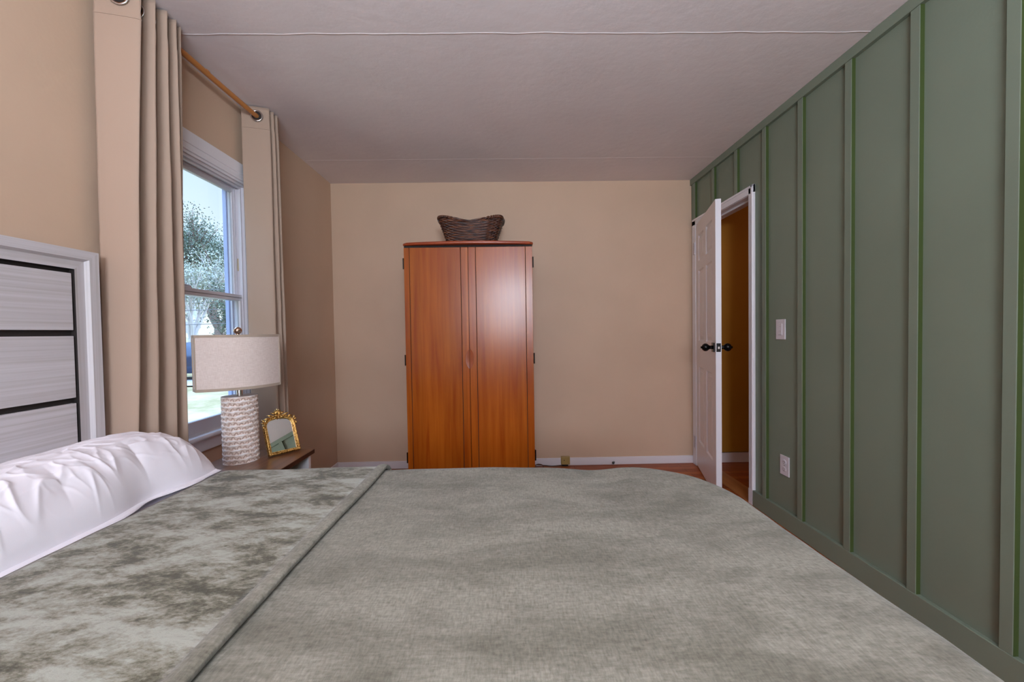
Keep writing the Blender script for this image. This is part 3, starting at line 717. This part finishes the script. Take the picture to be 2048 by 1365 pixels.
LT = [(-1.436, 1.470), (-1.300, 1.512), (-1.425, 1.545), (-1.300, 1.566), (-1.425, 1.590), (-1.300, 1.618), (-1.42, 1.642), (-1.300, 1.664), (-1.42, 1.690), (-1.312, 1.700), (-1.40, 1.725)]
LB = [(-1.420, 1.432), (-1.332, 1.450), (-1.418, 1.490), (-1.332, 1.540), (-1.42, 1.580), (-1.332, 1.634), (-1.42, 1.665), (-1.335, 1.692), (-1.42, 1.703), (-1.36, 1.712), (-1.41, 1.722)]
RT = [(-1.436, 2.262), (-1.306, 2.306), (-1.425, 2.325), (-1.300, 2.338), (-1.425, 2.358), (-1.300, 2.376), (-1.42, 2.395), (-1.310, 2.402), (-1.40, 2.42)]
RB = [(-1.425, 2.262), (-1.300, 2.300), (-1.41, 2.325), (-1.298, 2.372), (-1.42, 2.380), (-1.298, 2.408), (-1.42, 2.410), (-1.315, 2.416), (-1.40, 2.43)]
cl, LTc, _ = curtain('curtain', LT, LB, 2.434, 0.02, 'beige curtain panel left of the window, beside the headboard', 1.0, 0)
cr, RTc, _ = curtain('curtain', RT, RB, 2.434, 0.02, 'beige curtain panel right of the window, nearer the wardrobe wall', 2.0, 0)
def grommets(root, T, count):
    done = 0
    for i in range(len(T)-1):
        if done >= count: break
        if T[i].x < RODX <= T[i+1].x:        # cloth running out towards the room: the side one sees
            done += 1
            c = T[i].lerp(T[i+1], (RODX-T[i].x)/(T[i+1].x-T[i].x)); c.z = RODZ
            d = (T[min(i+3, len(T)-1)]-T[max(i-2, 0)]).normalized(); nn = Vector((d.y, -d.x, 0))
            Mx = frame_matrix(c + nn*0.0065, d, Vector((0,0,1)), nn)
            g = MB(); P = []
            for q_ in range(36):
                A = 2*PI*q_/36; P.append([((0.0270+0.0045*math.cos(q))*math.cos(A), (0.0270+0.0045*math.cos(q))*math.sin(A), 0.003*math.sin(q)) for q in [2*PI*k2/10 for k2 in range(10)]])
            g.grid(P, close_u=True, close_v=True, M=Mx)
            gg = g.build('grommet', M_chrome, root)
            h = MB(); h.add([(0.024*math.cos(2*PI*k2/24), 0.024*math.sin(2*PI*k2/24), -0.0008) for k2 in range(24)], [tuple(range(24))], M=Mx); h.build('grommet_hole', M_dark, gg)
grommets(cl, LTc, 4); grommets(cr, RTc, 3)
rod = empty('curtain_rod', (RODX, 1.95, RODZ), 'amber wooden curtain rod above the window', 'curtain rod')
b_ = MB(); b_.tube([(RODX, 1.40, RODZ), (RODX, 2.0, RODZ-0.003), (RODX, 2.385, RODZ)], 0.0125, 20); b_.tube([(RODX, 1.90, RODZ), (RODX, 1.915, RODZ)], 0.0133, 20); b_.build('pole', M_rod, rod)
for y in (1.40, 2.385):
    s = -1 if y < 2 else 1
    b_ = MB(); b_.ball((RODX, y+s*0.018, RODZ), 0.021); b_.tube([(RODX, y, RODZ), (RODX, y+s*0.006, RODZ)], 0.018, 16); b_.build('finial', M_rod, rod)
for y in (1.527, 2.36):
    b_ = MB(); b_.box(XL, XL+0.016, y-0.012, y+0.012, RODZ-0.022, RODZ+0.022, b=0.004)
    b_.tube([(XL+0.012, y, RODZ), (XL+0.055, y, RODZ), (RODX, y, RODZ)], [0.008, 0.008, 0.0145], 12); b_.build('bracket', M_rod, rod)

# ================================================================== ARMOIRE
AX0, AX1, AY, AZ = -0.712, 0.196, 2.862, 1.800; AB = 3.40
arm = empty('armoire', ((AX0+AX1)/2, 3.15, 0), 'tall cherry wood two-door armoire against the far wall', 'wardrobe')
b_ = MB(); b_.box(AX0, AX1, AY+0.022, AB, 0.05, AZ-0.02, b=0.002); b_.box(AX0+0.03, AX1-0.03, AY+0.05, AB, 0, 0.06); b_.build('cabinet_body', M_cherry, arm)
b_ = MB(); n = 40; P0 = []; 
def tops(z, g):
    pts = []
    for i in range(n+1):
        u = -1+2*i/n; x = (AX0+AX1)/2 + u*((AX1-AX0)/2+0.006+g); bow = 0.045*(1-u*u)
        cr_ = 0.03*max(0, abs(u)-0.94)/0.06
        pts.append((x, AY-0.006-bow-g+cr_*cr_*20, z))
    pts += [(AX1+0.006+g, AB, z), (AX0-0.006-g, AB, z)]; return pts
rows = [tops(AZ-0.020, -0.006), tops(AZ-0.016, 0.0), tops(AZ-0.006, 0.0), tops(AZ, -0.004)]
b_.grid(rows, 0, False, close_v=True); b_.add(rows[-1], [tuple(range(n+3))]); b_.add(rows[0], [tuple(range(n+3))[::-1]])
b_.box(AX0+0.002, AX1-0.002, AY+0.004, AY+0.03, AZ-0.034, AZ-0.0205, mi=1); b_.build('top_slab', [M_cherry_edge, M_dark], arm)  # the dark strip paints in the shadow line under the top
xc = -0.2585; zc, hz, hxw = 0.975, 0.070, 0.0255
def door_part(x0, x1, s0, s1):
    # s0,s1 groove centres
    root = MB(); root.box(x0, x1, AY+0.006, AY+0.020, 0.075, AZ-0.034)
    d = root.build('door', M_dark, arm)
    g = 0.0018; segs = [(x0, s0-g), (s0+g, s1-g), (s1+g, x1)]
    f = MB()
    for a, b2 in segs: f.box(a, b2, AY, AY+0.014, 0.075, AZ-0.034, b=0.0012)
    # groove floor is the slab behind, its dark colour paints the groove shade
    f.build('door_panel', M_cherry, d)
    return d
dL = door_part(AX0+0.001, xc-0.0028, -0.673, -0.312); dR = door_part(xc+0.0028, AX1-0.001, -0.206, 0.146)
M_pull = mat('cherry_pull', (0.33, 0.075, 0.022), 0.35)
for s, d in ((-1, dL), (1, dR)):
    b_ = MB(); P = []
    for i in range(25):
        v = -1+2*i/24; wdt = hxw*max(0.0, 1-v*v)**0.75; row = []
        for j in range(9):
            u = j/8; x = xc + s*(0.002 + (wdt)*u); dep = 0.0008 + 0.006*(1-u)**1.2*max(0, 1-v*v)
            row.append((x, AY-0.0062+dep, zc+v*hz))
        P.append(row)
    b_.grid(P); P2 = [r[-1] for r in P]; b_.grid([[(p[0], p[1], p[2]) for p in P2], [(p[0]+s*0.0015, AY+0.001, p[2]) for p in P2]])
    b_.build('finger_pull', M_pull, d)
for s, x, d in ((-1, AX0-0.0035, dL), (1, AX1+0.0035, dR)):
    for z in (1.655, 0.972, 0.275):
        b_ = MB(); b_.tube([(x, AY+0.004, z-0.038), (x, AY+0.004, z+0.038)], 0.005, 10); b_.box(min(x, x-s*0.004), max(x, x-s*0.004), AY+0.004, AY+0.03, z-0.036, z+0.036); b_.build('hinge', M_black, d)

# ---- wicker basket on top
bsk = empty('wicker_basket', (-0.247, 3.08, AZ), 'dark brown wicker basket with dipped rim on top of the armoire', 'basket')
M_wick = mat('dark_wicker', (0.06, 0.02, 0.012), 0.35)
wf = noise_fac(M_wick, coords(M_wick, (12, 12, 90)), 1.5, 4); setcol(M_wick, ramp(M_wick, wf, [(0.32, (0.012, 0.004, 0.004)), (0.5, (0.075, 0.022, 0.012)), (0.72, (0.24, 0.085, 0.035))]))
M_wickd = mat('black_brown_wicker', (0.018, 0.008, 0.006), 0.4)
def bpos(a, t, rad=0.0):
    ax = 0.168 + 0.066*t; ay = 0.10 + 0.05*t; e = 0.30
    c, s = math.cos(a), math.sin(a)
    x = math.copysign(abs(c)**e, c)*(ax+rad); y = math.copysign(abs(s)**e, s)*(ay+rad)
    u = min(1, abs(x)/(ax+rad)); top = 0.158 + 0.036*(1 - math.cos(PI*min(1, u*1.05)))/2
    return Vector((-0.247 + x, 3.08 + y, AZ + 0.0095 + t*top))
b_ = MB(); NR = 20; NSK = 26
for r in range(NR):
    t = r/(NR-1)*0.96; pts = []
    for i in range(NSK*6+1):
        a = 2*PI*i/(NSK*6); pts.append(bpos(a, t, 0.0035*math.cos(NSK/2*a + PI*r)) + Vector((0, 0, 0.0015*noise.noise(Vector((a*4, r*3, 0))))))
    b_.tube(pts, 0.0060+0.0008*math.sin(r*2.3), 6, cap=False)
for kk in range(NSK):
    a = 2*PI*(kk+0.5)/NSK; b_.tube([bpos(a, 0.0), bpos(a, 0.5), bpos(a, 0.98)], 0.003, 6, mi=1)
b_.build('woven_side', [M_wick, M_wickd], bsk)
b_ = MB()
for ph in (0, PI):
    b_.tube([bpos(2*PI*i/240, 1.0, 0.006*math.cos(30*2*PI*i/240+ph)) + Vector((0, 0, 0.006*math.sin(30*2*PI*i/240+ph))) for i in range(241)], 0.0068, 6, cap=False)
b_.build('rim', M_wick, bsk)
b_ = MB(); b_.box(-0.247-0.165, -0.247+0.165, 3.08-0.10, 3.08+0.10, AZ+0.0005, AZ+0.008, b=0.002); b_.build('basket_floor', M_wickd, bsk)
for s in (-1, 1):
    b_ = MB(); pts = []
    for i in range(13):
        f = -1+2*i/12; pts.append((-0.247 + s*(0.236+0.006*(1-f*f)), 3.08 + f*0.075, AZ+0.200+0.006*(1-f*f)))
    b_.tube(pts, 0.0115, 8); b_.build('handle', M_wickd, bsk)

# ================================================================== SMALL THINGS
sw = empty('light_switch', (XR, 2.341, 1.152), 'white dimmer switch plate on the green wall near the door', 'light switch')
b_ = MB(); b_.box(XR-0.006, XR, 2.303, 2.381, 1.094, 1.212, b=0.002); b_.build('plate', M_vinyl, sw)
b_ = MB(); b_.box(XR-0.0085, XR-0.005, 2.3255, 2.3585, 1.119, 1.187, b=0.001); b_.box(XR-0.0088, XR-0.0083, 2.329, 2.355, 1.1205, 1.1225, mi=1); b_.box(XR-0.0088, XR-0.0083, 2.333, 2.351, 1.142, 1.143, mi=1); b_.box(XR-0.0088, XR-0.0083, 2.333, 2.351, 1.168, 1.169, mi=1); b_.build('rocker', [M_vinyl, mat('grey_plastic', (0.25, 0.23, 0.26), 0.5)], sw)
ot = empty('wall_outlet', (XR, 2.307, 0.36), 'white double electrical outlet low on the green wall', 'outlet')
b_ = MB(); b_.box(XR-0.006, XR, 2.270, 2.345, 0.300, 0.415, b=0.002); b_.build('plate', M_vinyl, ot)
for z in (0.338, 0.378):
    b_ = MB(); P = [[(XR-0.0055-d, 2.3075+math.cos(2*PI*i/28)*0.0168*q, z+math.sin(2*PI*i/28)*0.0145*q) for i in range(28)] for d, q in ((0, 1.0), (0.002, 1.0), (0.0022, 0.93), (0.0022, 0.0))]
    b_.grid(P, close_v=True); so = b_.build('socket', M_vinyl, ot)
    b_ = MB(); b_.box(XR-0.0082, XR-0.0076, 2.3005, 2.3025, z-0.002, z+0.007); b_.box(XR-0.0082, XR-0.0076, 2.3125, 2.3145, z-0.002, z+0.007); b_.box(XR-0.0082, XR-0.0076, 2.306, 2.310, z-0.009, z-0.005)
    b_.build('slots', M_dark, so)
b_ = MB(); b_.tube([(XR-0.006, 2.3075, 0.358), (XR-0.0068, 2.3075, 0.358)], 0.003, 10); b_.build('screw', M_chrome, ot)
jx = 0.495
pj = empty('phone_jack', (jx, YF-0.013, 0.04), 'yellowed ivory box jack on the far baseboard', 'phone jack')
M_ivory = mat('yellowed_ivory_plastic', (0.36, 0.25, 0.085), 0.4)
b_ = MB(); b_.box(jx-0.038, jx+0.038, YF-0.041, YF-0.013, 0.016, 0.086, b=0.005); b_.build('jack_cover', M_ivory, pj)
b_ = MB(); b_.tube([(jx-0.012, YF-0.0410, 0.055), (jx-0.012, YF-0.0420, 0.055)], 0.004, 10); b_.build('screw', M_dark, pj)
b_ = MB(); b_.box(jx-0.03, jx+0.022, YF-0.036, YF-0.013, 0.002, 0.017, b=0.003); b_.build('jack_base', M_dark, pj)
ds = empty('door_stop', (0.90, YF-0.013, 0.035), 'black door stop on the far baseboard, right of the ivory box', 'door stop')
b_ = MB(); b_.tube([(0.915, YF-0.012, 0.022), (0.897, YF-0.07, 0.034)], 0.0045, 10); b_.ball((0.917, YF-0.018, 0.022), 0.0075, seg=12); b_.build('stem', M_rubber, ds)
b_ = MB(); b_.tube([(0.897, YF-0.068, 0.034), (0.892, YF-0.088, 0.038)], [0.0115, 0.010], 16); b_.build('bumper', M_rubber, ds)
b_ = MB(); b_.tube(catmull([(0.13, YF-0.05, 0.006), (0.24, YF-0.07, 0.030), (0.31, YF-0.05, 0.018), (0.38, YF-0.035, 0.006), (jx-0.03, YF-0.03, 0.010)], 40), 0.0032, 8)
tag(b_.build('floor_cable', M_rubber), 'thin black cord running along the floor from armoire to ivory box', 'cord')
b_ = MB(); b_.tube(catmull([(0.17, YF-0.10, 0.005), (0.21, YF-0.12, 0.030), (0.25, YF-0.12, 0.052), (0.29, YF-0.11, 0.040), (0.292, YF-0.10, 0.012), (0.26, YF-0.10, 0.0045), (0.19, YF-0.09, 0.0045)], 50), 0.0035, 8)
tag(b_.build('power_cord', mat('brown_cord', (0.16, 0.055, 0.035), 0.5)), 'short loop of brown cord on the floor beside the armoire', 'cord')

# ================================================================== OUTSIDE
def gz(x, y): 
    d = math.hypot(x, y); return -0.75 + 0.018*max(0, d-6) + 0.03*noise.noise(Vector((x*0.3, y*0.3, 0)))
M_grass = mat('dry_lawn_grass', (0.4, 0.42, 0.22), 0.95, spec=0.1)
gn = noise_fac(M_grass, coords(M_grass, (1, 1, 1)), 0.9, 8, 0.7); setcol(M_grass, ramp(M_grass, gn, [(0.35, (0.22, 0.19, 0.09)), (0.5, (0.37, 0.295, 0.17)), (0.65, (0.48, 0.38, 0.26))]))
b_ = MB(); P = [[(-1.9-0.9*i, -20+1.6*j, gz(-1.9-0.9*i, -20+1.6*j)) for j in range(70)] for i in range(70)]; b_.grid(P); struct(b_, 'ground', M_grass)
b_ = MB(); P = []
for i in range(60):
    t = i/59; x = -9 - 16*t; y = 4 + 22*t
    P.append([(x-1.6*0.8+q*3.4*0.85, y-1.6*0.55+q*3.4*0.5*0-0, gz(x, y)+0.04) for q in (0, 1)])
# street crossing the view
b_ = MB(); P = [[(x, 13.4 - 0.12*x*0 + q*3.2 + (x+12)*0.25, gz(x, 15)+0.03) for q in (0, 0.5, 1)] for x in [-30+0.8*i for i in range(34)]]
b_.grid(P); struct(b_, 'ground_street', mat('pale_asphalt', (0.45, 0.44, 0.46), 0.9))
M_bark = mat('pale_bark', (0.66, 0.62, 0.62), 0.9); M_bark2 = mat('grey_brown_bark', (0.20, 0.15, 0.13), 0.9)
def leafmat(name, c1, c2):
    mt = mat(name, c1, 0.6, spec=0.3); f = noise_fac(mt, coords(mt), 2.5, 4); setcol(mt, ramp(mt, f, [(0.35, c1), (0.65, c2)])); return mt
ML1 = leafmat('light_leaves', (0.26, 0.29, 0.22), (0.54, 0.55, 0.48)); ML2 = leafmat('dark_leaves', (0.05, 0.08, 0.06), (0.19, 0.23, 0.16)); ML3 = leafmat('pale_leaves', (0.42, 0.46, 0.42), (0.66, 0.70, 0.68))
def tree(x, y, h, spread, trunk_r, bark, lm, nleaf, label, seed, trunk_h=0.3, lean=(0,0), group='trees across the lawn', ls=0.13):
    rnd = random.Random(seed); z0 = gz(x, y)-0.05
    root = empty('tree', (x, y, z0), label, 'tree', group); tips = []; b = MB()
    def branch(p, d, ln, r, lv):
        pts = [p]; q = p.copy(); dd = d.copy()
        for i in range(5):
            dd = (dd + Vector((rnd.uniform(-.16,.16), rnd.uniform(-.16,.16), rnd.uniform(-.02,.14)))).normalized(); q = q + dd*ln/5; pts.append(q.copy())
        b.tube(pts, [r*(1-0.45*i/5) for i in range(6)], 7 if lv < 2 else 5, cap=False)
        if lv >= 1: tips.extend(pts[2:])
        if lv < 3:
            for k_ in range(4 if lv < 2 else 3):
                t = rnd.uniform(0.45, 1.0); ip = pts[min(5, int(t*5))]
                nd = (dd + Vector((rnd.uniform(-1,1)*spread, rnd.uniform(-1,1)*spread, rnd.uniform(-0.1, 0.7)))).normalized()
                branch(ip, nd, ln*rnd.uniform(0.5, 0.75), r*0.5, lv+1)
    d0 = Vector((lean[0], lean[1], 1)).normalized(); base = Vector((x, y, z0)); topt = base + d0*h*trunk_h
    b.tube([base, base+d0*h*trunk_h*0.5, topt], [trunk_r*1.25, trunk_r, trunk_r*0.85], 10, cap=False)
    for k_ in range(4):
        nd = (d0 + Vector((rnd.uniform(-1,1)*spread*0.8, rnd.uniform(-1,1)*spread*0.8, 0.4))).normalized(); branch(topt-d0*h*0.02*k_, nd, h*0.42, trunk_r*0.6, 0)
    b.build('trunk', bark, root)
    f = MB(); vs = []; fs = []
    for k_ in range(nleaf):
        t = rnd.choice(tips); c = t + Vector((rnd.gauss(0, 0.38), rnd.gauss(0, 0.38), rnd.gauss(0, 0.32)))*(h/8)
        if c.z < z0 + h*0.16: continue
        u = Vector((rnd.gauss(0,1), rnd.gauss(0,1), rnd.gauss(0,1))).normalized(); w2 = u.orthogonal().normalized(); s = ls*rnd.uniform(0.6, 1.3)
        o = len(vs); vs += [tuple(c-u*s), tuple(c+w2*s*0.45+u*0.05*s), tuple(c+u*s), tuple(c-w2*s*0.45+u*0.05*s)]; fs.append((o, o+1, o+2, o+3))
    f.add(vs, fs); tag(f.build('foliage', lm, root), kind='stuff')
tree(-16.9, 24.0, 8.2, 0.7, 0.26, M_bark2, ML2, 14000, 'dark leafy tree outside the window with thick lower trunk', 3, 0.25, ls=0.06)
tree(-14.9, 19.2, 5.6, 0.6, 0.13, M_bark, ML1, 5500, 'pale-barked light green tree beside the road sign outside the window', 5, 0.28, (0.03, 0), ls=0.06)
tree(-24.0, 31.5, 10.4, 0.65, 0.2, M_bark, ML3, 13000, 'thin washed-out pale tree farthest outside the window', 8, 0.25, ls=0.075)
tree(-9.85, 15.0, 3.7, 0.9, 0.12, M_bark2, ML2, 6500, 'lower spreading dark tree at the right edge of the window view', 12, 0.25, ls=0.04)
# road sign seen from the back
sx_, sy_ = -15.5, 20.0; sg_ = gz(sx_, sy_)
sgn = empty('road_sign', (sx_, sy_, sg_), 'diamond road sign seen from behind outside the window', 'sign')
b_ = MB(); b_.tube([(sx_, sy_, sg_), (sx_, sy_, 1.95)], 0.03, 8); b_.build('post', mat('galvanised', (0.5, 0.5, 0.52), 0.5, 0.5), sgn)
b_ = MB(); Mx = Matrix.Translation((sx_, sy_+0.045, 1.62)) @ Matrix.Rotation(0.65, 4, 'Z') @ Matrix.Rotation(PI/4, 4, 'Y'); b_.box(-0.30, 0.30, -0.008, 0.008, -0.30, 0.30, M=Mx, b=0.004); b_.build('sign_plate', mat('bare_aluminium', (0.78, 0.76, 0.84), 0.5, 0.1), sgn)
# car
cx_, cyy_ = -12.4, 15.9; cg = gz(cx_, 15)+0.03
car = empty('car', (cx_, cyy_, cg), 'dark car on the street outside, mostly behind the curtain', 'car')
CM = Matrix.Translation((cx_, cyy_, cg)) @ Matrix.Rotation(0.24, 4, 'Z')
M_car = mat('dark_blue_car_paint', (0.02, 0.03, 0.07), 0.2, 0.2, coat=0.5)
sec = [(-2.1, 0.35, 0.62), (-2.0, 0.28, 0.78), (-1.35, 0.25, 0.86), (-0.75, 0.25, 1.30), (0.2, 0.25, 1.42), (0.95, 0.25, 1.30), (1.6, 0.25, 0.92), (2.05, 0.28, 0.85), (2.15, 0.35, 0.6)]
b_ = MB(); P = []
for x, z0, z1 in sec:
    w = 0.85 if z1 < 1 else 0.83; wt = w*(0.97 if z1 < 1 else 0.72); zm = min(0.85, z1-0.03)
    P.append([(x, -w*0.95, z0), (x, -w, (z0+zm)/2), (x, -w*0.97, zm), (x, -wt, z1-0.02), (x, -wt*0.6, z1), (x, wt*0.6, z1), (x, wt, z1-0.02), (x, w*0.97, zm), (x, w, (z0+zm)/2), (x, w*0.95, z0)])
b_.grid(P, close_v=True, M=CM); b_.add(P[0], [tuple(range(10))], M=CM); b_.add(P[-1], [tuple(range(10))[::-1]], M=CM); b_.build('car_body', M_car, car)
for x in (-1.3, 1.35):
    for s in (-0.8, 0.8):
        b_ = MB(); b_.tube([CM @ Vector((x, s-0.1, 0.32)), CM @ Vector((x, s+0.1, 0.32))], 0.32, 20); b_.build('wheel', M_rubber, car)
# white house across the street
hx, hy = -20.0, 35.0; hg = gz(hx, hy)
hs = empty('house', (hx, hy, hg), 'white house with grey roof behind the trees outside', 'house')
b_ = MB(); b_.box(hx-4, hx+3, hy, hy+6, hg, hg+2.6); b_.build('house_wall', mat('white_siding', (0.8, 0.8, 0.85), 0.7), hs)
b_ = MB(); b_.add([(hx-4.4, hy-0.4, hg+2.55), (hx+3.4, hy-0.4, hg+2.55), (hx+3.4, hy+3, hg+4.2), (hx-4.4, hy+3, hg+4.2), (hx-4.4, hy+6.4, hg+2.55), (hx+3.4, hy+6.4, hg+2.55)], [(0,1,2,3), (3,2,5,4), (0,3,4), (1,5,2), (0,4,5,1)]); b_.build('roof', mat('grey_shingles', (0.22, 0.21, 0.24), 0.9), hs)
for x in (hx-2.5, hx-0.2, hx+1.6):
    b_ = MB(); b_.box(x-0.45, x+0.45, hy-0.03, hy+0.02, hg+0.9, hg+2.0); b_.build('house_window', mat('dark_pane', (0.05, 0.06, 0.08), 0.1), hs)
# utility wires
M_wire = mat('grey_wire', (0.14, 0.14, 0.16), 0.6)
for k_, (z0, lab) in enumerate(((2.75, 'topmost overhead wire crossing in front of the trees'), (2.15, 'middle overhead wire crossing in front of the trees'), (1.72, 'lowest overhead wire crossing in front of the trees'))):
    b_ = MB(); b_.tube([(-30+1.5*i, 12.3, z0-0.25*math.sin(PI*i/19)) for i in range(20)], 0.009, 5)
    tag(b_.build('utility_wire', M_wire), lab, 'wire', 'overhead wires outside the window')
